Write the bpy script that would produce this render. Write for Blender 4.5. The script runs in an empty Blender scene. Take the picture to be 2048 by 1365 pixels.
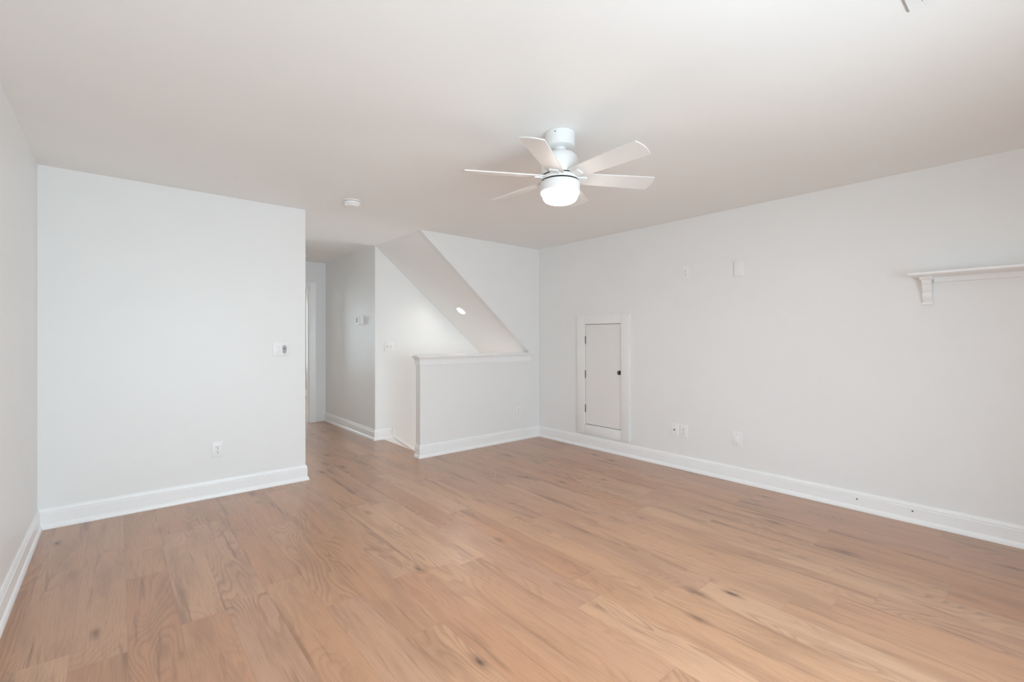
import bpy, bmesh, math, random
from mathutils import Vector, Matrix
PI = math.pi
scene = bpy.context.scene
C = scene.collection

# ------------------------------------------------------------------ measures (metres; camera stands over the origin)
EYE = 1.28
YAW = 0.704972                      # view turned from +Y towards +X
XR, YB, XL = 4.208, 4.405, -0.404   # right wall, far wall, left wall faces
YN = -0.75                          # wall behind the camera
XE, XC, YS, YE = 1.297, 2.462, 5.54, 7.35   # hall left face, hall right face, stair wall face, hall end face
H = 2.44
YT = 4.497                          # stair side of the half wall
XN = 2.57                           # stair nosing

# ------------------------------------------------------------------ camera
cam = bpy.data.cameras.new('camera')
cam.sensor_width = 36.0
cam.lens = 928.516 / 2048 * 36.0
cam.shift_y = -5.5 / 2048
cam.clip_start = 0.02
cam_o = bpy.data.objects.new('camera', cam)
cam_o.location = (0, 0, EYE)
cam_o.rotation_euler = (PI / 2, 0, -YAW)
C.objects.link(cam_o)
scene.camera = cam_o

# ------------------------------------------------------------------ world, daylight, exposure
# strengths: window behind, window beyond the hall, added fill below the stairs, fan bowl, downlight, open sky
P_NEAR, P_FAR, P_STAIR_FILL, BOWL, LENS, SKY = 124, 76, 30, 92.0, 50.0, 0.9
w = bpy.data.worlds.new('world')
w.use_nodes = True
scene.world = w
bg = w.node_tree.nodes['Background']
bg.inputs[0].default_value = (0.86, 0.93, 1.0, 1)
bg.inputs[1].default_value = SKY


def area_light(name, loc, rot, sx, sy, power, color):
    l = bpy.data.lights.new(name, 'AREA')
    l.shape = 'RECTANGLE'
    l.size, l.size_y = sx, sy
    l.energy = power
    l.color = color
    o = bpy.data.objects.new(name, l)
    o.location = loc
    o.rotation_euler = rot
    C.objects.link(o)
    return o


DAY = (0.79, 0.972, 1.085)
WIN_N = (0.15, 2.05, 0.35, 1.75)    # window behind the camera: x0, x1, z0, z1
area_light('daylight', ((WIN_N[0] + WIN_N[1]) / 2, YN - 0.42, 1.28), (PI / 2 - math.radians(18), 0, 0), 2.1, 1.5, P_NEAR, DAY)   # sky above, so it leans downwards
area_light('daylight', (1.85, 10.93, 1.35), (PI / 2, 0, PI), 1.6, 1.5, P_FAR, DAY)        # window of the room beyond the hall
area_light('daylight', (6.47, (YT + YS) / 2, -1.75), (PI / 2, 0, PI / 2), 0.85, 1.5, P_STAIR_FILL, DAY)   # unseen fill light added at the stair foot to brighten the stairwell

l2 = area_light('soffit_fill', (5.05, 5.03, 2.44 - 0.848 * (5.05 - 2.462) - 0.03), (0, math.atan(0.848), 0), 0.12, 0.12, 11, (1.0, 0.97, 0.92))  # bare disc added out of view behind the half wall to brighten the soffit
l2.data.shape = 'DISK'

scene.view_settings.view_transform = 'Standard'
scene.view_settings.look = 'None'
scene.view_settings.gamma = 1
scene.view_settings.use_curve_mapping = False
scene.view_settings.exposure = 0.12
scene.cycles.max_bounces = 12
scene.cycles.diffuse_bounces = 10
scene.cycles.glossy_bounces = 4
scene.cycles.use_denoising = True
scene.cycles.sample_clamp_indirect = 4.0


# ------------------------------------------------------------------ materials
class Nodes:
    def __init__(self, mat):
        self.t = mat.node_tree
        self.bsdf = self.t.nodes['Principled BSDF']

    def n(self, kind, **inputs):
        nd = self.t.nodes.new(kind)
        for k, v in inputs.items():
            self.put(nd, k, v)
        return nd

    def put(self, nd, key, v):
        sock = nd.inputs[int(key[1:])] if key[0] == 'i' and key[1:].isdigit() else nd.inputs[key]
        if isinstance(v, bpy.types.NodeSocket):
            self.t.links.new(v, sock)
        else:
            sock.default_value = v

    def math(self, op, a, b=None, c=None):
        nd = self.t.nodes.new('ShaderNodeMath')
        nd.operation = op
        self.put(nd, 'i0', a)
        if b is not None:
            self.put(nd, 'i1', b)
        if c is not None:
            self.put(nd, 'i2', c)
        return nd.outputs[0]

    def xyz(self, x, y, z=0.0):
        return self.n('ShaderNodeCombineXYZ', i0=x, i1=y, i2=z).outputs[0]

    def noise(self, vec, scale=1.0, detail=2.0, rough=0.5, dist=0.0):
        nd = self.n('ShaderNodeTexNoise', Vector=vec, Scale=scale, Detail=detail, Roughness=rough, Distortion=dist)
        return nd.outputs[0]

    def ramp(self, fac, stops):
        nd = self.n('ShaderNodeValToRGB', i0=fac)
        cr = nd.color_ramp
        while len(cr.elements) < len(stops):
            cr.elements.new(0.5)
        for e, (p, c) in zip(cr.elements, stops):
            e.position = p
            e.color = c if len(c) == 4 else (*c, 1)
        return nd.outputs[0]

    def mix(self, fac, a, b, mode='MIX'):
        nd = self.t.nodes.new('ShaderNodeMix')
        nd.data_type = 'RGBA'
        nd.blend_type = mode
        for k, v in ((0, fac), (6, a), (7, b)):
            if isinstance(v, bpy.types.NodeSocket):
                self.t.links.new(v, nd.inputs[k])
            else:
                nd.inputs[k].default_value = v if k == 0 or len(v) == 4 else (*v, 1)
        return nd.outputs[2]

    def smooth(self, v, a, b):
        nd = self.n('ShaderNodeMapRange', Value=v)
        nd.interpolation_type = 'SMOOTHSTEP'
        self.put(nd, 'From Min', a)
        self.put(nd, 'From Max', b)
        return nd.outputs[0]


def paint(name, col, rough, bump=0.0, scale=220.0, spec=0.5, metal=0.0):
    m = bpy.data.materials.new(name)
    m.use_nodes = True
    N = Nodes(m)
    co = N.n('ShaderNodeTexCoord').outputs['Object']
    f = N.noise(co, scale=3.0, detail=3.0)
    c = N.mix(f, tuple(x * 0.985 for x in col), tuple(min(1, x * 1.01) for x in col))
    N.put(N.bsdf, 'Base Color', c)
    N.bsdf.inputs['Roughness'].default_value = rough
    N.bsdf.inputs['Specular IOR Level'].default_value = spec
    N.bsdf.inputs['Metallic'].default_value = metal
    if bump:
        b = N.n('ShaderNodeBump', Strength=bump, Distance=0.001, Height=N.noise(co, scale=scale, detail=2.0))
        N.put(N.bsdf, 'Normal', b.outputs[0])
    return m


def glow(name, col, strength):
    m = bpy.data.materials.new(name)
    m.use_nodes = True
    b = m.node_tree.nodes['Principled BSDF']
    b.inputs['Base Color'].default_value = (*col, 1)
    b.inputs['Roughness'].default_value = 0.3
    b.inputs['Emission Color'].default_value = (*col, 1)
    b.inputs['Emission Strength'].default_value = strength
    return m


def bowl_glass():
    m = glow('lit_frosted_glass', (1.0, 0.965, 0.92), 1.0)
    N = Nodes(m)
    nz = N.n('ShaderNodeSeparateXYZ', i0=N.n('ShaderNodeNewGeometry').outputs['Normal']).outputs[2]
    down = N.smooth(N.math('MULTIPLY', nz, -1.0), 0.15, 0.95)
    N.put(N.bsdf, 'Emission Strength', N.math('ADD', 7.0, N.math('MULTIPLY', down, BOWL)))
    return m


def plank_floor():
    m = bpy.data.materials.new('oak_plank_floor')
    m.use_nodes = True
    N = Nodes(m)
    sep = N.n('ShaderNodeSeparateXYZ', i0=N.n('ShaderNodeTexCoord').outputs['Object'])
    X, Y = sep.outputs[0], sep.outputs[1]
    W, L = 0.18, 1.22
    u = N.math('DIVIDE', N.math('ADD', X, 0.505), W)
    row = N.math('FLOOR', u)
    fu = N.math('SUBTRACT', u, row)
    shift = N.n('ShaderNodeTexWhiteNoise', Vector=N.xyz(row, 3.7, 1.3)).outputs[0]
    v = N.math('ADD', N.math('DIVIDE', N.math('ADD', Y, 4.0), L), N.math('MULTIPLY', shift, 7.0))
    pid = N.math('FLOOR', v)
    fv = N.math('SUBTRACT', v, pid)
    wn = N.n('ShaderNodeTexWhiteNoise', Vector=N.xyz(row, pid, 0.5))
    r1 = wn.outputs[0]
    rc = N.n('ShaderNodeSeparateColor', i0=wn.outputs[1])
    r2, r3, r4 = rc.outputs[0], rc.outputs[1], rc.outputs[2]
    seed = N.math('MULTIPLY', r1, 90.0)
    seed2 = N.math('MULTIPLY', r2, 60.0)
    # plank tone
    base = N.ramp(r3, [(0.0, FLOOR_A), (0.35, FLOOR_B), (0.7, FLOOR_C), (1.0, FLOOR_D)])
    # soft cloudy variation along the plank
    cl = N.noise(N.xyz(N.math('MULTIPLY', X, 10.0), N.math('MULTIPLY', Y, 1.6), seed), 1.0, 3.0, 0.55)
    base = N.mix(N.math('MULTIPLY', N.smooth(cl, 0.42, 0.72), 0.75), base, N.mix(0.6, base, FLOOR_DARK))
    # cathedral figure: contour lines of a noise stretched along the plank
    cn = N.noise(N.xyz(N.math('ADD', N.math('MULTIPLY', X, 5.0), seed2), N.math('MULTIPLY', Y, 1.0), seed), 1.0, 1.6, 0.45, 0.25)
    ring = N.math('FRACT', N.math('MULTIPLY', cn, 26.0))
    ring = N.math('MULTIPLY', N.smooth(ring, 0.30, 0.86), N.math('SUBTRACT', 1.0, N.smooth(ring, 0.88, 1.0)))
    patch = N.smooth(N.noise(N.xyz(N.math('MULTIPLY', X, 4.0), N.math('MULTIPLY', Y, 1.1), seed2), 1.0, 1.0), 0.40, 0.62)
    figure = N.math('MULTIPLY', N.math('MULTIPLY', ring, patch), N.math('ADD', 0.16, N.math('MULTIPLY', r4, 0.34)))
    base = N.mix(figure, base, FLOOR_GRAIN)
    # fine straight grain
    g = N.noise(N.xyz(N.math('MULTIPLY', X, 230.0), N.math('MULTIPLY', Y, 7.0), seed), 1.0, 3.0, 0.65)
    base = N.mix(N.math('MULTIPLY', N.smooth(g, 0.46, 0.72), 0.27), base, FLOOR_GRAIN)
    # long dark mineral streaks, broad and thin
    s = N.noise(N.xyz(N.math('ADD', N.math('MULTIPLY', X, 15.0), seed), N.math('MULTIPLY', Y, 0.95), seed2), 1.0, 3.0, 0.6, 0.35)
    base = N.mix(N.math('MULTIPLY', N.smooth(s, 0.565, 0.72), 0.58), base, FLOOR_STREAK)
    s2 = N.noise(N.xyz(N.math('ADD', N.math('MULTIPLY', X, 42.0), seed2), N.math('MULTIPLY', Y, 1.7), seed), 1.0, 2.0, 0.5, 0.3)
    base = N.mix(N.math('MULTIPLY', N.smooth(s2, 0.64, 0.82), 0.60), base, FLOOR_STREAK)
    # knots, stretched along the board, each with a soft brown halo
    wob = N.math('MULTIPLY', N.math('SUBTRACT', N.noise(N.xyz(N.math('MULTIPLY', X, 55.0), N.math('MULTIPLY', Y, 22.0), 0.0), 1.0, 2.0), 0.5), 0.12)
    vo = N.n('ShaderNodeTexVoronoi', Vector=N.xyz(N.math('ADD', N.math('MULTIPLY', X, 6.2), 3.1), N.math('MULTIPLY', Y, 2.3), 0.0), Scale=1.0)
    vcol = N.n('ShaderNodeSeparateColor', i0=vo.outputs['Color'])
    keep = N.smooth(vcol.outputs[0], 0.26, 0.30)
    big = N.math('ADD', 0.55, N.math('MULTIPLY', vcol.outputs[1], 0.6))
    kd = N.math('DIVIDE', N.math('ADD', vo.outputs['Distance'], wob), big)
    halo = N.math('MULTIPLY', N.math('SUBTRACT', 1.0, N.smooth(kd, 0.04, 0.28)), N.math('MULTIPLY', keep, 0.55))
    core = N.math('MULTIPLY', N.math('SUBTRACT', 1.0, N.smooth(kd, 0.02, 0.125)), N.math('MULTIPLY', keep, N.math('ADD', 0.35, N.math('MULTIPLY', vcol.outputs[2], 0.6))))
    base = N.mix(halo, base, FLOOR_STREAK)
    base = N.mix(core, base, FLOOR_KNOT)
    # joints between the boards
    eu = N.math('MULTIPLY', N.math('MINIMUM', fu, N.math('SUBTRACT', 1.0, fu)), W)
    ev = N.math('MULTIPLY', N.math('MINIMUM', fv, N.math('SUBTRACT', 1.0, fv)), L)
    e = N.math('MINIMUM', eu, ev)
    joint = N.math('SUBTRACT', 1.0, N.smooth(e, 0.0004, 0.0022))
    base = N.mix(N.math('MULTIPLY', joint, 0.20), base, FLOOR_STREAK)
    N.put(N.bsdf, 'Base Color', base)
    N.put(N.bsdf, 'Roughness', N.math('ADD', N.math('MULTIPLY', g, 0.10), 0.27))
    N.bsdf.inputs['Specular IOR Level'].default_value = 0.5
    N.bsdf.inputs['Coat Weight'].default_value = 0.45
    N.bsdf.inputs['Coat Roughness'].default_value = 0.34
    hgt = N.math('SUBTRACT', N.math('MULTIPLY', g, 0.25), joint)
    N.put(N.bsdf, 'Normal', N.n('ShaderNodeBump', Strength=0.18, Distance=0.0008, Height=hgt).outputs[0])
    return m


FLOOR_A = (0.480, 0.247, 0.140)
FLOOR_B = (0.540, 0.305, 0.176)
FLOOR_C = (0.490, 0.278, 0.178)
FLOOR_D = (0.595, 0.359, 0.216)
FLOOR_DARK = (0.300, 0.160, 0.095)
FLOOR_GRAIN = (0.215, 0.110, 0.062)
FLOOR_STREAK = (0.170, 0.085, 0.046)
FLOOR_KNOT = (0.070, 0.034, 0.018)

M = {
    'wall': paint('wall_paint', (0.862, 0.870, 0.868), 0.42, 0.12, 240),
    'ceiling': paint('ceiling_paint', (0.915, 0.918, 0.910), 0.9, 0.10, 260, 0.25),
    'trim': paint('trim_paint', (0.93, 0.94, 0.945), 0.32),
    'beige': paint('beige_wall_paint', (0.60, 0.565, 0.52), 0.5),
    'casing': paint('casing_paint', (0.885, 0.89, 0.89), 0.35),
    'panel': paint('door_panel_paint', (0.85, 0.835, 0.82), 0.4),
    'shade_strip': paint('grey_shade_strip', (0.42, 0.42, 0.42), 0.7),
    'plastic': paint('white_plastic', (0.90, 0.905, 0.905), 0.32),
    'fan': paint('white_enamel', (0.86, 0.87, 0.87), 0.35),
    'blade': paint('fan_blade_white', (0.76, 0.745, 0.725), 0.45),
    'black': paint('black_gap', (0.012, 0.012, 0.013), 0.5),
    'iron': paint('black_iron', (0.012, 0.011, 0.010), 0.4),
    'steel': paint('dark_steel', (0.16, 0.155, 0.15), 0.4, metal=0.6),
    'slot': paint('slot_shadow_grey', (0.13, 0.13, 0.13), 0.6),
    'grey': paint('grey_plastic', (0.42, 0.42, 0.42), 0.4),
    'screen': paint('lcd_grey', (0.10, 0.105, 0.085), 0.25),
    'floor': plank_floor(),
    'bowl': bowl_glass(),
    'lens': glow('lit_downlight_lens', (1.0, 0.97, 0.92), LENS),
}


# ------------------------------------------------------------------ mesh helpers
class MB:
    """collects shapes for ONE mesh object"""

    def __init__(self):
        self.bm = bmesh.new()

    def box(self, x0, x1, y0, y1, z0, z1, bevel=0.0, seg=2):
        r = bmesh.ops.create_cube(self.bm, size=1.0)
        vs = r['verts']
        for v in vs:
            v.co = Vector((x0 + (v.co.x + 0.5) * (x1 - x0), y0 + (v.co.y + 0.5) * (y1 - y0), z0 + (v.co.z + 0.5) * (z1 - z0)))
        if bevel:
            es = list({e for v in vs for e in v.link_edges})
            bmesh.ops.bevel(self.bm, geom=es, offset=bevel, segments=seg, affect='EDGES', profile=0.5)
        return self

    def prism(self, pts, axis, a, b):
        """polygon extruded along an axis: 'y' -> pts are (x, z); 'x' -> (y, z); 'z' -> (x, y)"""
        def mk(p, t):
            return {'y': (p[0], t, p[1]), 'x': (t, p[0], p[1]), 'z': (p[0], p[1], t)}[axis]
        A = [self.bm.verts.new(mk(p, a)) for p in pts]
        B = [self.bm.verts.new(mk(p, b)) for p in pts]
        self.bm.faces.new(A)
        self.bm.faces.new(B)
        n = len(pts)
        for i in range(n):
            self.bm.faces.new((A[i], A[(i + 1) % n], B[(i + 1) % n], B[i]))
        return self

    def lathe(self, prof, seg=48, mat=None):
        """(radius, z) profile turned about the z axis, optionally moved by a matrix"""
        rings = []
        for r, z in prof:
            if r < 1e-6:
                rings.append([self.bm.verts.new((0, 0, z))])
            else:
                rings.append([self.bm.verts.new((r * math.cos(2 * PI * k / seg), r * math.sin(2 * PI * k / seg), z)) for k in range(seg)])
        for a, b in zip(rings, rings[1:]):
            for k in range(seg):
                k2 = (k + 1) % seg
                if len(a) == 1 and len(b) == 1:
                    continue
                if len(a) == 1:
                    self.bm.faces.new((a[0], b[k], b[k2]))
                elif len(b) == 1:
                    self.bm.faces.new((a[k], a[k2], b[0]))
                else:
                    self.bm.faces.new((a[k], a[k2], b[k2], b[k]))
        for ring in (rings[0], rings[-1]):
            if len(ring) > 2:
                self.bm.faces.new(ring)
        if mat is not None:
            for ring in rings:
                for v in ring:
                    v.co = mat @ v.co
        return self

    def sweep(self, path, prof, i0, i1):
        """closed (offset, z) profile run along segments i0..i1 of a plan path, mitred, offset to the right-hand side"""
        P = [Vector(p) for p in path]

        def right(a, b):
            d = (b - a).normalized()
            return Vector((d.y, -d.x))
        sections = []
        for i in range(i0, i1 + 1):
            n1 = right(P[i - 1], P[i]) if i > 0 else None
            n2 = right(P[i], P[i + 1]) if i < len(P) - 1 else None
            if n1 is None:
                m = n2
            elif n2 is None:
                m = n1
            else:
                m = (n1 + n2) / (1 + n1.dot(n2))
            sections.append([self.bm.verts.new((P[i].x + m.x * o, P[i].y + m.y * o, z)) for o, z in prof])
        n = len(prof)
        for a, b in zip(sections, sections[1:]):
            for k in range(n):
                self.bm.faces.new((a[k], a[(k + 1) % n], b[(k + 1) % n], b[k]))
        self.bm.faces.new(sections[0])
        self.bm.faces.new(sections[-1])
        return self

    def build(self, name, mat, parent=None, smooth=None):
        bmesh.ops.recalc_face_normals(self.bm, faces=self.bm.faces[:])
        me = bpy.data.meshes.new(name)
        self.bm.to_mesh(me)
        self.bm.free()
        me.materials.append(mat)
        if smooth is not None:
            for p in me.polygons:
                p.use_smooth = True
            me.set_sharp_from_angle(angle=math.radians(smooth))
        o = bpy.data.objects.new(name, me)
        C.objects.link(o)
        if parent:
            o.parent = parent
        return o


def struct(o):
    o['kind'] = 'structure'
    return o


def tag(o, label, cat, group=None):
    o['label'] = label
    o['category'] = cat
    if group:
        o['group'] = group
    return o


def thing(name, label, cat, loc=(0, 0, 0), rotz=0.0, group=None):
    o = bpy.data.objects.new(name, None)
    o.empty_display_size = 0.05
    o.location = loc
    o.rotation_euler = (0, 0, rotz)
    C.objects.link(o)
    return tag(o, label, cat, group)


# ------------------------------------------------------------------ the room shell
T = 0.12
f = MB()
f.box(XL - T, XR + T, YN - T, YB, -0.25, 0)
f.box(XE - T, XN, YB, YE, -0.25, 0)
f.box(0.6, 4.5, YE, 11.1, -0.25, 0)
struct(f.build('floor', M['floor']))

c = MB()
c.box(XL - T, 6.7, YN - T, 11.1, H, H + 0.15)
struct(c.build('ceiling', M['ceiling']))


def holed_wall(mb, axis, face0, face1, a0, a1, hole):
    """wall slab with one rectangular opening (a0..a1 along the wall)"""
    h0, h1, z0, z1 = hole
    def b(p0, p1, q0, q1):
        if axis == 'x':
            mb.box(p0, p1, face0, face1, q0, q1)
        else:
            mb.box(face0, face1, p0, p1, q0, q1)
    b(a0, h0, 0, H)
    b(h1, a1, 0, H)
    if z0 > 0:
        b(h0, h1, 0, z0)
    b(h0, h1, z1, H)


wl = MB()
wl.box(XL - T, XL, YN - T, YB, 0, H)
struct(wl.build('wall_left', M['wall']))
wb = MB()
wb.box(XL - T, XE, YB, YB + T, 0, H)
wb.box(XE - T, XE, YB + T, YE + T, 0, H)
struct(wb.build('wall_back', M['wall']))
wr = MB()
AY0, AY1, AZ0, AZ1 = 3.083, 3.607, 0.268, 1.448
wr.box(XR, XR + T, YN - T, YT - 0.001, -0.25, H)
struct(wr.build('wall_right', M['wall']))
wn = MB()
holed_wall(wn, 'x', YN - T, YN, XL - T, XR + T, WIN_N)
struct(wn.build('wall_front', M['wall']))
# half wall and the triangle above it: one flat face with the stair opening cut out
ws = MB()
CAPZ = 1.080
ws.prism([(XC, -0.25), (XR, -0.25), (XR, H), (XC, H), (4.058, CAPZ + 0.004), (4.058, CAPZ), (XC, CAPZ)], 'y', YB, YT)
ws.box(XC, 6.5, YT - 0.08, YT, -2.9, -0.25)
ws.box(XR + T, 6.5, YT - 0.08, YT, -0.25, H)
ws.box(XR, XR + T, YT - 0.0005, YT, -0.25, H)
struct(ws.build('wall_stair', M['wall']))
# sloping soffit over the stair
SL = (H - 1.093) / (4.052 - XC)
so = MB()
so.prism([(XC, H), (6.5, H), (6.5, H - SL * (6.5 - XC))], 'y', YT - 0.001, YS)
struct(so.build('ceiling_slope', M['ceiling']))
# hall right wall and far stair wall: one outside corner
wh = MB()
wh.box(XC, XC + T, YS + T, YE, 0, H)
wh.box(XC, 6.5, YS, YS + T, -2.9, H)
wh.box(6.5, 6.6, YT - 0.1, YS + T, -2.9, H)
wh.box(XN - 0.1, XN - 0.03, YT, YS, -2.9, -0.25)
struct(wh.build('wall_hall', M['wall']))
# hall end wall with the open doorway
DX0, DX1, DZ = 1.44, 2.235, 2.055
we = MB()
holed_wall(we, 'x', YE, YE + T, XE - T, XC + T, (DX0, DX1, 0, DZ))
struct(we.build('wall_end', M['wall']))
# room beyond the doorway
wf = MB()
wf.box(0.5, 4.6, 10.95, 11.1, 0, H)
wf.box(0.5, 0.6, YE + T, 10.95, 0, H)
wf.box(4.5, 4.6, YE + T, 10.95, 0, H)
wf.box(0.5, XE - T, YE, YE + T, 0, H)
wf.box(XC + T, 4.6, YE, YE + T, 0, H)
struct(wf.build('wall_far', M['beige']))

# stairs going down behind the half wall
st = MB()
RISE, RUN = 0.19, 0.255
for k in range(13):
    x0 = XN - 0.025 + k * RUN
    st.box(x0 + 0.025 if k == 0 else x0, x0 + RUN + 0.025, YT, YS, -RISE * (k + 1) - 0.03, -RISE * (k + 1), 0.004)
    st.box(x0 + RUN, x0 + RUN + 0.02, YT, YS, -RISE * (k + 2), -RISE * (k + 1) - 0.03)
st.box(XN - 0.02, XN, YT, YS, -RISE, -0.25 + 0.06)
struct(st.build('floor_stairs', M['floor']))

# ------------------------------------------------------------------ skirting boards
BB = [(-0.002, 0), (0.026, 0), (0.026, 0.010), (0.022, 0.024), (0.016, 0.032), (0.014, 0.034), (0.014, 0.103), (0.0105, 0.107),
      (0.0105, 0.1105), (0.013, 0.113), (0.0125, 0.118), (0.008, 0.128), (0.006, 0.1345), (-0.002, 0.1345)]
pathA = [(XL, YN), (XL, YB), (XE, YB), (XE, YE)]
pathB = [(XC, YE), (XC, YS), (2.704, YS)]
pathC = [(XC, YT), (XC, YB), (XR, YB), (XR, YN), (XL, YN)]
for nm, pth, i0, i1 in (('baseboard_left', pathA, 0, 1), ('baseboard_back', pathA, 1, 2), ('baseboard_hall_left', pathA, 2, 3),
                        ('baseboard_hall', pathB, 0, 2), ('baseboard_stair', pathC, 0, 2), ('baseboard_right', pathC, 2, 3),
                        ('baseboard_front', pathC, 3, 4)):
    struct(MB().sweep(pth, BB, i0, i1).build(nm, M['trim'], None, 35))
struct(MB().sweep([(0.6, 10.95), (4.5, 10.95)], BB, 0, 1).build('baseboard_far', M['trim'], None, 35))
# raking skirt beside the stairs, with a small cap bead
sk = MB()
SS = 0.745
x0, x1 = 2.690, 6.0
z0 = 0.0215
sk.prism([(x0 - 0.20, -0.22), (x0 - 0.12, -0.001), (2.704, 0.0), (2.704, 0.1345), (2.690, 0.1345), (2.690, z0)][2:3] +
         [(2.704, z0 - 0.010), (x1, z0 - 0.010 - SS * (x1 - 2.704)), (x1, z0 - 0.30 - SS * (x1 - 2.704)), (2.58, -0.22), (2.58, 0.0)], 'y', YS - 0.014, YS + 0.002)
sk.prism([(2.692, 0.1345), (2.704, 0.1345), (2.704, z0 + 0.002), (x1, z0 + 0.002 - SS * (x1 - 2.704)), (x1, z0 - 0.013 - SS * (x1 - 2.704)), (2.692, z0 - 0.004)], 'y', YS - 0.019, YS + 0.002)
struct(sk.build('trim_stair', M['trim'], None, 35))

# ------------------------------------------------------------------ half wall cap
cap = MB()
cap.box(XC - 0.052, 4.080, YB - 0.034, YT + 0.034, CAPZ, CAPZ + 0.020, 0.004, 2)
CP = [(-0.002, 0.992), (0.010, 0.992), (0.011, 1.000), (0.011, 1.036), (0.014, 1.050), (0.020, 1.064), (0.029, 1.072), (0.029, CAPZ), (-0.002, CAPZ)]
cap.sweep([(4.056, YT), (XC, YT), (XC, YB), (4.056, YB)], CP, 0, 3)
struct(cap.build('trim_1', M['trim'], None, 35))

# ------------------------------------------------------------------ doorway at the hall's end
d1 = MB()
d1.box(DX0 - 0.004, DX0 + 0.016, YE - 0.004, YE + T + 0.004, 0, DZ)
d1.box(DX1 - 0.016, DX1 + 0.004, YE - 0.004, YE + T + 0.004, 0, DZ)
d1.box(DX0, DX1, YE - 0.004, YE + T + 0.004, DZ - 0.016, DZ + 0.004)
d1.box(DX1 - 0.030, DX1 - 0.016, YE + 0.05, YE + 0.085, 0, DZ - 0.016)
door = struct(d1.build('door_1', M['trim']))
cs = MB()
CW = 0.085
CS = [(0, 0.0), (0, -0.012), (0.010, -0.016), (0.060, -0.018), (0.070, -0.023), (CW, -0.023), (CW, 0.0)]
for sgn, xi in ((1, DX1 - 0.008), (-1, DX0 + 0.008)):
    cs.prism([(xi + sgn * a, YE + b) for a, b in CS], 'z', 0, DZ - 0.008 + (CW if sgn else 0))
cs.prism([(YE + b, DZ - 0.008 + a) for a, b in CS], 'x', DX0 + 0.008, DX1 - 0.008)
cs.build('door_casing', M['trim'], door, 30)

# ------------------------------------------------------------------ windows that let the daylight in (behind and beside the camera)
def window(name, axis, face, a0, a1, z0, z1, sign):
    """sash and casing; sign = direction into the room along the wall normal"""
    fr = MB()
    def b(mb, p0, p1, q0, q1, d0, d1):
        e0, e1 = sorted((face + sign * d0, face + sign * d1))
        if axis == 'x':
            mb.box(p0, p1, e0, e1, q0, q1, 0.003, 1)
        else:
            mb.box(e0, e1, p0, p1, q0, q1, 0.003, 1)
    k = 0.04
    b(fr, a0, a0 + k, z0, z1, -0.09, -0.03); b(fr, a1 - k, a1, z0, z1, -0.09, -0.03)
    b(fr, a0, a1, z0, z0 + k, -0.09, -0.03); b(fr, a0, a1, z1 - k, z1, -0.09, -0.03)
    b(fr, a0, a1, (z0 + z1) / 2 - 0.02, (z0 + z1) / 2 + 0.02, -0.08, -0.03)
    o = struct(fr.build(name, M['trim'], None, 30))
    ca = MB()
    q = 0.08
    b(ca, a0 - q, a0, z0 - q, z1 + q, 0, 0.018); b(ca, a1, a1 + q, z0 - q, z1 + q, 0, 0.018)
    b(ca, a0 - q, a1 + q, z1, z1 + q, 0, 0.018); b(ca, a0 - q - 0.02, a1 + q + 0.02, z0 - 0.03, z0, 0, 0.05)
    ca.build('window_casing', M['trim'], o, 30)


window('window_1', 'x', YN, *WIN_N, 1)

# ------------------------------------------------------------------ wall plates.  local frame: +x right, +z up, +y into the wall
RW, BW = -PI / 2, 0.0               # turn for plates on the right-facing (+X) and far (+Y) walls


def plate_mb(w, h, d=0.006):
    m = MB()
    m.box(-w / 2, w / 2, -d, 0.001, -h / 2, h / 2, 0.0028, 3)
    return m


def screws(root, pts, y=-0.0062):
    for x, z in pts:
        MB().lathe([(0, 0.0012), (0.0026, 0.0010), (0.0033, 0)], 12, Matrix.Translation((x, y, z)) @ Matrix.Rotation(PI / 2, 4, 'X')).build('screw', M['grey'], root)


def outlet(label, loc, rot, w=0.079, h=0.124, name='wall_outlet', group=None):
    t = thing(name, label, 'outlet', loc, rot, group)
    plate_mb(w, h).build('cover_plate', M['plastic'], t, 40)
    for z in (0.0195, -0.0195):
        m = MB()
        pts = [(0.0172 * math.cos(a), max(-0.0143, min(0.0143, 0.0172 * math.sin(a)))) for a in [2 * PI * k / 32 for k in range(32)]]
        m.prism([(x, z + q) for x, q in pts], 'y', -0.0085, -0.004)
        r = m.build('receptacle', M['plastic'], t, 40)
        s = MB()
        s.box(-0.0075, -0.0050, -0.0088, -0.0070, z - 0.001, z + 0.0075)
        s.box(0.0050, 0.0075, -0.0088, -0.0070, z + 0.000, z + 0.0070)
        s.lathe([(0, 0.0003), (0.0034, 0.0003), (0.0034, -0.001)], 14, Matrix.Translation((0, -0.0085, z - 0.0075)) @ Matrix.Rotation(PI / 2, 4, 'X'))
        s.build('slots', M['slot'], r)
    screws(t, [(0, 0)])
    return t


outlet('white duplex outlet on the left wall section above its baseboard', (0.620, YB, 0.3795), BW, 0.079, 0.130)
outlet('white duplex outlet low on the half wall of the stairs', (3.851, YB, 0.366), BW)
outlet('white duplex outlet low on the right wall, touching the cable jack plate', (XR, 2.360, 0.374), RW)
outlet('white duplex outlet high on the right wall beside the upper blank plate', (XR, 2.341, 1.9145), RW, 0.079, 0.134)

t = thing('cable_jack', 'white cable jack plate with one dark centre socket, low on the right wall', 'socket', (XR, 2.4555, 0.3745), RW)
plate_mb(0.084, 0.124).build('cover_plate', M['plastic'], t, 40)
MB().lathe([(0, 0.016), (0.0022, 0.016), (0.0022, 0.012), (0.0048, 0.012), (0.0052, 0.001), (0.0075, 0.001), (0.0075, 0)], 16,
           Matrix.Translation((-0.003, -0.006, 0.0)) @ Matrix.Rotation(PI / 2, 4, 'X')).build('jack', M['steel'], t, 40)


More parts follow.
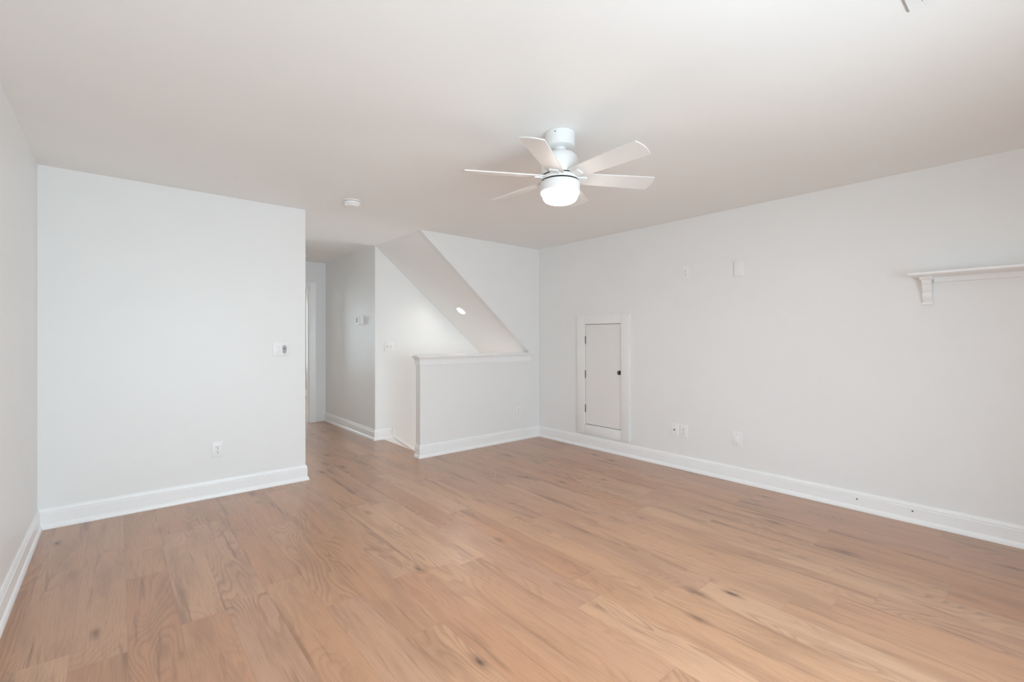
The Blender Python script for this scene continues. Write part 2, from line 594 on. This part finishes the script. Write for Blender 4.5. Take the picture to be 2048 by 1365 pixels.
def blank(label, loc, w, h, d, screw):
    t = thing('blank_plate', label, 'wall plate', loc, RW)
    m = plate_mb(w, h, d)
    m.build('cover_plate', M['plastic'], t, 40)
    # raised inner field
    MB().box(-w / 2 + 0.014, w / 2 - 0.014, -d - 0.0016, -d + 0.002, -h / 2 + 0.014, h / 2 - 0.014, 0.0012, 2).build('centre_panel', M['plastic'], t, 40)
    if screw:
        screws(t, [(0, 0.042), (0, -0.042)], -d - 0.0016)


blank('white blank plate with two screws, low on the right wall, apart from the sockets', (XR, 1.852, 0.3805), 0.088, 0.130, 0.007, True)
blank('thick white blank plate high on the right wall, right of the upper outlet', (XR, 1.8305, 1.8995), 0.088, 0.140, 0.014, False)

# fan and light control on the left wall section
t = thing('fan_control', 'white wall plate with a grey slider control near the left wall section\'s edge', 'switch', (1.0915, YB, 1.183), BW)
plate_mb(0.126, 0.117).build('cover_plate', M['plastic'], t, 40)
MB().box(-0.046, -0.013, -0.0095, -0.004, -0.033, 0.033, 0.002, 2).build('rocker', M['plastic'], t, 40)
MB().box(0.010, 0.046, -0.0080, -0.004, -0.034, 0.034, 0.0015, 2).build('control_frame', M['plastic'], t, 40)
g = MB().box(0.0115, 0.0445, -0.0100, -0.006, -0.033, 0.033, 0.0012, 2).build('control_panel', M['grey'], t, 40)
MB().box(0.0135, 0.0425, -0.0112, -0.0095, 0.0045, 0.0085).build('slider_slot', M['slot'], g)
for z, w_ in ((0.026, 0.003), (0.001, 0.0045), (-0.025, 0.005)):
    MB().box(0.028 - w_, 0.028 + w_, -0.0112, -0.0095, z - 0.0035, z + 0.0035, 0.001, 1).build('button', M['steel'], g, 40)
for x in (0.0175, 0.0395):
    for z in (0.026, -0.025):
        MB().box(x - 0.003, x + 0.003, -0.0112, -0.0095, z - 0.004, z + 0.004, 0.001, 1).build('button', M['plastic'], g, 40)
screws(t, [(0.028, -0.046), (0.028, 0.046)])

# double toggle switch on the far stair wall
t = thing('light_switch', 'white double toggle switch plate on the wall behind the half wall', 'switch', (2.6525, YS, 1.1745), BW)
plate_mb(0.128, 0.122).build('cover_plate', M['plastic'], t, 40)
for x in (-0.023, 0.023):
    m = MB()
    m.box(x - 0.0055, x + 0.0055, -0.0068, -0.004, -0.0125, 0.0125)
    fr = m.build('toggle_frame', M['grey'], t)
    MB().prism([(-0.0060, -0.008), (-0.0060, 0.006), (-0.0185, 0.0125), (-0.0190, 0.0075)], 'x', x - 0.0042, x + 0.0042).build('toggle', M['plastic'], fr)

# thermostat on the hall wall
t = thing('thermostat', 'small white thermostat with a dark screen on the hall wall', 'thermostat', (XC, 5.980, 1.517), RW)
MB().box(-0.082, 0.082, -0.010, 0.001, -0.058, 0.058, 0.003, 2).build('back_plate', M['plastic'], t, 40)
body = MB().box(-0.076, 0.076, -0.040, -0.009, -0.054, 0.054, 0.006, 3).build('body', M['plastic'], t, 40)
MB().box(-0.066, -0.012, -0.0412, -0.038, -0.034, 0.036, 0.001, 1).build('screen', M['screen'], t, 40)
for z in (0.018, 0.0, -0.018):
    MB().box(0.046, 0.060, -0.0415, -0.038, z - 0.005, z + 0.005, 0.001, 1).build('button', M['plastic'], t, 40)

# ------------------------------------------------------------------ access door in the right wall
t = thing('access_hatch', 'small white flush access door with flat casing and black knob in the right wall', 'access door', (XR, (AY0 + AY1) / 2, 0), RW)
hw = (AY1 - AY0) / 2
fo = MB()
# flat casing boards (outer 2.977 .. 3.722, 0.163 .. 1.541), left board stands a little wider
OL, OR_, OB, OT, CD = -0.377, 0.368, 0.163, 1.541, 0.026
for a in ((OL, -hw + 0.004, OB, OT), (hw - 0.004, OR_, OB, OT), (-hw + 0.004, hw - 0.004, OB, AZ0 + 0.004), (-hw + 0.004, hw - 0.004, AZ1 - 0.004, OT)):
    fo.box(a[0], a[1], -CD, -0.0003, a[2], a[3], 0.0022, 2)
fo.build('casing', M['casing'], t, 30)
MB().box(-hw, hw, -0.0015, -0.0003, AZ0, AZ1).build('shadow_gap', M['slot'], t)
pan = MB().box(-hw + 0.008, hw - 0.008, -0.008, -0.0005, AZ0 + 0.009, AZ1 - 0.009, 0.0015, 1).build('door_panel', M['panel'], t, 30)
for z in (1.260, 0.8585, 0.4575):
    hg = MB()
    hg.lathe([(0, 0.045), (0.0042, 0.045), (0.0055, 0.042), (0.0055, -0.042), (0.0042, -0.045), (0, -0.045)], 14, Matrix.Translation((-hw + 0.0075, -0.012, z)))
    hg.box(-hw + 0.004, -hw + 0.012, -0.010, -0.001, z - 0.042, z + 0.042)
    hg.build('hinge', M['steel'], t, 40)
kn = MB()
KX = hw - 0.0275
kn.lathe([(0, -0.0005), (0.0235, -0.0005), (0.0235, 0.006), (0.0205, 0.022), (0.016, 0.026), (0, 0.026)], 24,
         Matrix.Translation((KX, -0.0075, 0.901)) @ Matrix.Rotation(PI / 2, 4, 'X'))
kb = kn.build('knob', M['iron'], t, 40)
MB().lathe([(0.0085, 0.025), (0.0085, 0.036), (0.0070, 0.039), (0, 0.039)], 16,
           Matrix.Translation((KX, -0.0075, 0.901)) @ Matrix.Rotation(PI / 2, 4, 'X')).build('thumb_turn', M['steel'], kb, 40)

# ------------------------------------------------------------------ two little marks on the right baseboard
for y, lab in ((0.968, 'tiny dark screw in the right wall\'s baseboard, the one nearer the stairs'),
               (0.651, 'tiny dark screw in the right wall\'s baseboard, under the shelf bracket')):
    o = MB().lathe([(0, 0.0), (0.0055, 0.0), (0.0055, 0.003), (0.003, 0.004), (0, 0.004)], 12, Matrix.Rotation(PI / 2, 4, 'X')).build('screw_head', M['steel'])
    o.location = (XR - 0.0135, y, 0.083)
    o.rotation_euler = (0, 0, RW)
    tag(o, lab, 'screw')

# ------------------------------------------------------------------ wall shelf with corbel
SY1, SY0 = 0.644, -0.55
t = thing('wall_shelf', 'long white wall shelf on a scrolled corbel, high on the right wall', 'shelf', (XR, 0.0, 0.0), RW)
# local x = -(world y);  local y = into the wall
sb = MB()
EDGE = [(0.001, 1.691), (-0.196, 1.691), (-0.203, 1.694), (-0.208, 1.700), (-0.208, 1.711), (0.001, 1.711)]
sb.prism(EDGE, 'x', -SY1, -SY0)
sb.build('shelf_board', M['trim'], t, 30)
MB().box(-0.540, -SY0 - 0.10, -0.020, 0.001, 1.656, 1.691, 0.002, 1).build('cleat', M['trim'], t, 30)
CO = [(0.001, 1.691), (-0.098, 1.691), (-0.098, 1.679), (-0.090, 1.672), (-0.082, 1.664), (-0.080, 1.655), (-0.080, 1.647)]
S1 = [(-0.070, 1.643), (-0.067, 1.632), (-0.063, 1.618), (-0.057, 1.604), (-0.050, 1.595), (-0.043, 1.591), (-0.043, 1.584), (-0.048, 1.580), (-0.048, 1.570), (-0.044, 1.556),
      (-0.037, 1.543), (-0.029, 1.534), (-0.022, 1.530), (-0.020, 1.524)]
for yc in (0.5705, -0.45):
    cb = MB()
    cb.prism(CO[:4] + [(-0.080, 1.672), (0.001, 1.672)], 'x', -yc - 0.033, -yc + 0.033)
    cb.prism([(0.001, 1.673), (-0.082, 1.673)] + CO[4:] + S1 + [(0.001, 1.524)], 'x', -yc - 0.024, -yc + 0.024)
    cb.prism([(0.001, 1.525), (-0.024, 1.525), (-0.031, 1.519), (-0.031, 1.509), (0.001, 1.509)], 'x', -yc - 0.030, -yc + 0.030)
    cb.build('corbel', M['trim'], t, 30)

# ------------------------------------------------------------------ ceiling fan
FX, FY = 1.914, 1.829
t = thing('ceiling_fan', 'white six-blade ceiling fan with a lit frosted bowl, mid ceiling', 'ceiling fan', (FX, FY, H), math.radians(0))


def turned(name, prof, mat, parent, sm=40, seg=64):
    return MB().lathe([(r, z - H) for r, z in prof], seg).build(name, mat, parent, sm)


cn = turned('canopy', [(0, 2.4402), (0.079, 2.4402), (0.083, 2.437), (0.083, 2.372), (0.080, 2.363), (0.071, 2.359), (0.030, 2.357), (0, 2.357)], M['fan'], t)
for a in (205, 25):
    mt = Matrix.Translation((0.0825 * math.cos(math.radians(a)), 0.0825 * math.sin(math.radians(a)), -0.018)) @ Matrix.Rotation(math.radians(a), 4, 'Z') @ Matrix.Rotation(PI / 2, 4, 'Y')
    MB().lathe([(0, -0.001), (0.0035, -0.001), (0.0035, 0.0015), (0, 0.002)], 10, mt).build('screw', M['steel'], cn)
turned('ball_joint', [(0, 2.3575), (0.033, 2.3575), (0.034, 2.350), (0.030, 2.341), (0.024, 2.335), (0.016, 2.330), (0.016, 2.300), (0, 2.300)], M['fan'], t)
turned('motor_housing', [(0, 2.331), (0.030, 2.331), (0.060, 2.328), (0.082, 2.320), (0.096, 2.306), (0.1025, 2.290), (0.104, 2.272), (0.104, 2.206), (0.102, 2.200), (0, 2.200)], M['fan'], t)
turned('motor_gap', [(0, 2.2005), (0.1015, 2.2005), (0.1015, 2.1925), (0, 2.1925)], M['black'], t)
turned('flywheel', [(0, 2.193), (0.102, 2.193), (0.105, 2.190), (0.106, 2.184), (0.106, 2.1725), (0.105, 2.170), (0, 2.170)], M['fan'], t)
turned('fitter_gap', [(0, 2.1705), (0.1055, 2.1705), (0.1055, 2.1615), (0, 2.1615)], M['black'], t)
turned('light_fitter', [(0, 2.162), (0.108, 2.162), (0.1105, 2.160), (0.1115, 2.150), (0.1115, 2.109), (0.109, 2.106), (0, 2.106)], M['fan'], t)
turned('light_bowl', [(0, 2.1065), (0.1085, 2.1065), (0.1085, 2.100), (0.105, 2.094), (0.0985, 2.091), (0.0985, 2.082), (0.095, 2.070), (0.087, 2.060), (0.074, 2.0525),
                      (0.055, 2.0475), (0.030, 2.0450), (0, 2.0442)], M['bowl'], t, 50)
blade_mesh = None
for k in range(6):
    piv_rot = (math.radians(-13), 0, math.radians(30 + 60 * k))
    if blade_mesh is None:
        b = MB()
        # plan outline, radius along x, leading edge +y
        out = [(0.100, -0.046), (0.125, -0.052), (0.30, -0.058), (0.545, -0.064)]
        n = 8
        arc = [(0.545 + 0.014 * math.sin(PI * q / n), -0.064 + 0.128 * q / n) for q in range(1, n)]
        out2 = [(0.545, 0.064), (0.30, 0.058), (0.125, 0.052), (0.100, 0.046)]
        b.prism(out + arc + out2, 'z', -0.003, 0.003)
        bo = b.build('blade', M['blade'], t, 30)
        blade_mesh = bo.data
        ir = MB()
        ir.prism([(0.098, -0.020), (0.112, -0.026), (0.150, -0.026), (0.154, -0.022), (0.154, 0.022), (0.150, 0.026), (0.112, 0.026), (0.098, 0.020)], 'z', -0.0115, -0.0028)
        io = ir.build('blade_iron', M['fan'], bo, 30)
        iron_mesh = io.data
    else:
        bo = bpy.data.objects.new('blade', blade_mesh)
        C.objects.link(bo)
        bo.parent = t
        io = bpy.data.objects.new('blade_iron', iron_mesh)
        C.objects.link(io)
        io.parent = bo
    bo.location = (0, 0, 2.192 - H)
    bo.rotation_euler = piv_rot

# ------------------------------------------------------------------ smoke detectors
def detector(label, x, y, r=0.067):
    t = thing('smoke_detector', label, 'smoke detector', (x, y, H))
    turned('base_plate', [(0, 2.4402), (r, 2.4402), (r, 2.430), (0, 2.430)], M['plastic'], t)
    turned('gap_ring', [(0, 2.4305), (r * 0.955, 2.4305), (r * 0.955, 2.4265), (0, 2.4265)], M['slot'], t)
    turned('cover', [(0, 2.427), (r * 0.96, 2.427), (r * 0.96, 2.413), (r * 0.90, 2.405), (r * 0.74, 2.400), (r * 0.72, 2.393), (r * 0.62, 2.390), (0, 2.389)], M['plastic'], t)


detector('white round smoke detector on the main ceiling near the hall opening', 1.513, 3.855)
detector('white smoke detector deep in the hall, half hidden by the wall edge', 1.945, 6.78)

# ------------------------------------------------------------------ downlight in the sloping soffit
ang = math.atan(SL)
lx, ly = 3.410, 5.030
lz = H - SL * (lx - XC)
t = thing('downlight', 'lit round recessed downlight in the sloping ceiling over the stairs', 'ceiling light', (lx, ly, lz))
t.rotation_euler = (0, ang, 0)
MB().lathe([(0.056, -0.001), (0.056, 0.004), (0.074, 0.004), (0.078, 0.001), (0.078, -0.004), (0.074, -0.006), (0.060, -0.004), (0.056, -0.001)][2:7] + [(0.058, -0.003)], 40).build('trim_ring', M['plastic'], t, 40)
MB().lathe([(0, -0.0045), (0.050, -0.0045), (0.058, -0.003), (0.058, 0.001), (0, 0.001)], 40).build('lens', M['lens'], t, 40)

# ------------------------------------------------------------------ ceiling register
t = thing('ceiling_vent', 'white louvred ceiling vent at the top edge, close to the camera', 'vent', (1.984, 0.255, H))
fr = MB()
VX, VY, VB = 0.152, 0.085, 0.040
for a in ((-VX, VX, VY - VB, VY), (-VX, VX, -VY, -VY + VB), (-VX, -VX + VB, -VY + VB, VY - VB), (VX - VB, VX, -VY + VB, VY - VB)):
    fr.box(a[0], a[1], a[2], a[3], -0.007, 0.0005, 0.002, 1)
fr.build('vent_frame', M['plastic'], t, 30)
MB().box(-VX + 0.002, VX, VY - 0.001, VY + 0.005, -0.004, 0.0005, 0.001, 1).build('edge_shade', M['shade_strip'], t)  # dark strip standing in for the shadow the frame casts on the ceiling
MB().box(-VX + VB - 0.002, VX - VB + 0.002, -VY + VB - 0.002, VY - VB + 0.002, -0.0015, 0.0005).build('duct_opening', M['grey'], t)
for k in range(6):
    y = -VY + VB + 0.008 + k * (2 * VY - 2 * VB - 0.016) / 5
    MB().prism([(y - 0.006, -0.0015), (y + 0.005, -0.010), (y + 0.006, -0.009), (y - 0.005, -0.0005)], 'x', -VX + VB, VX - VB).build('louvre', M['plastic'], t)
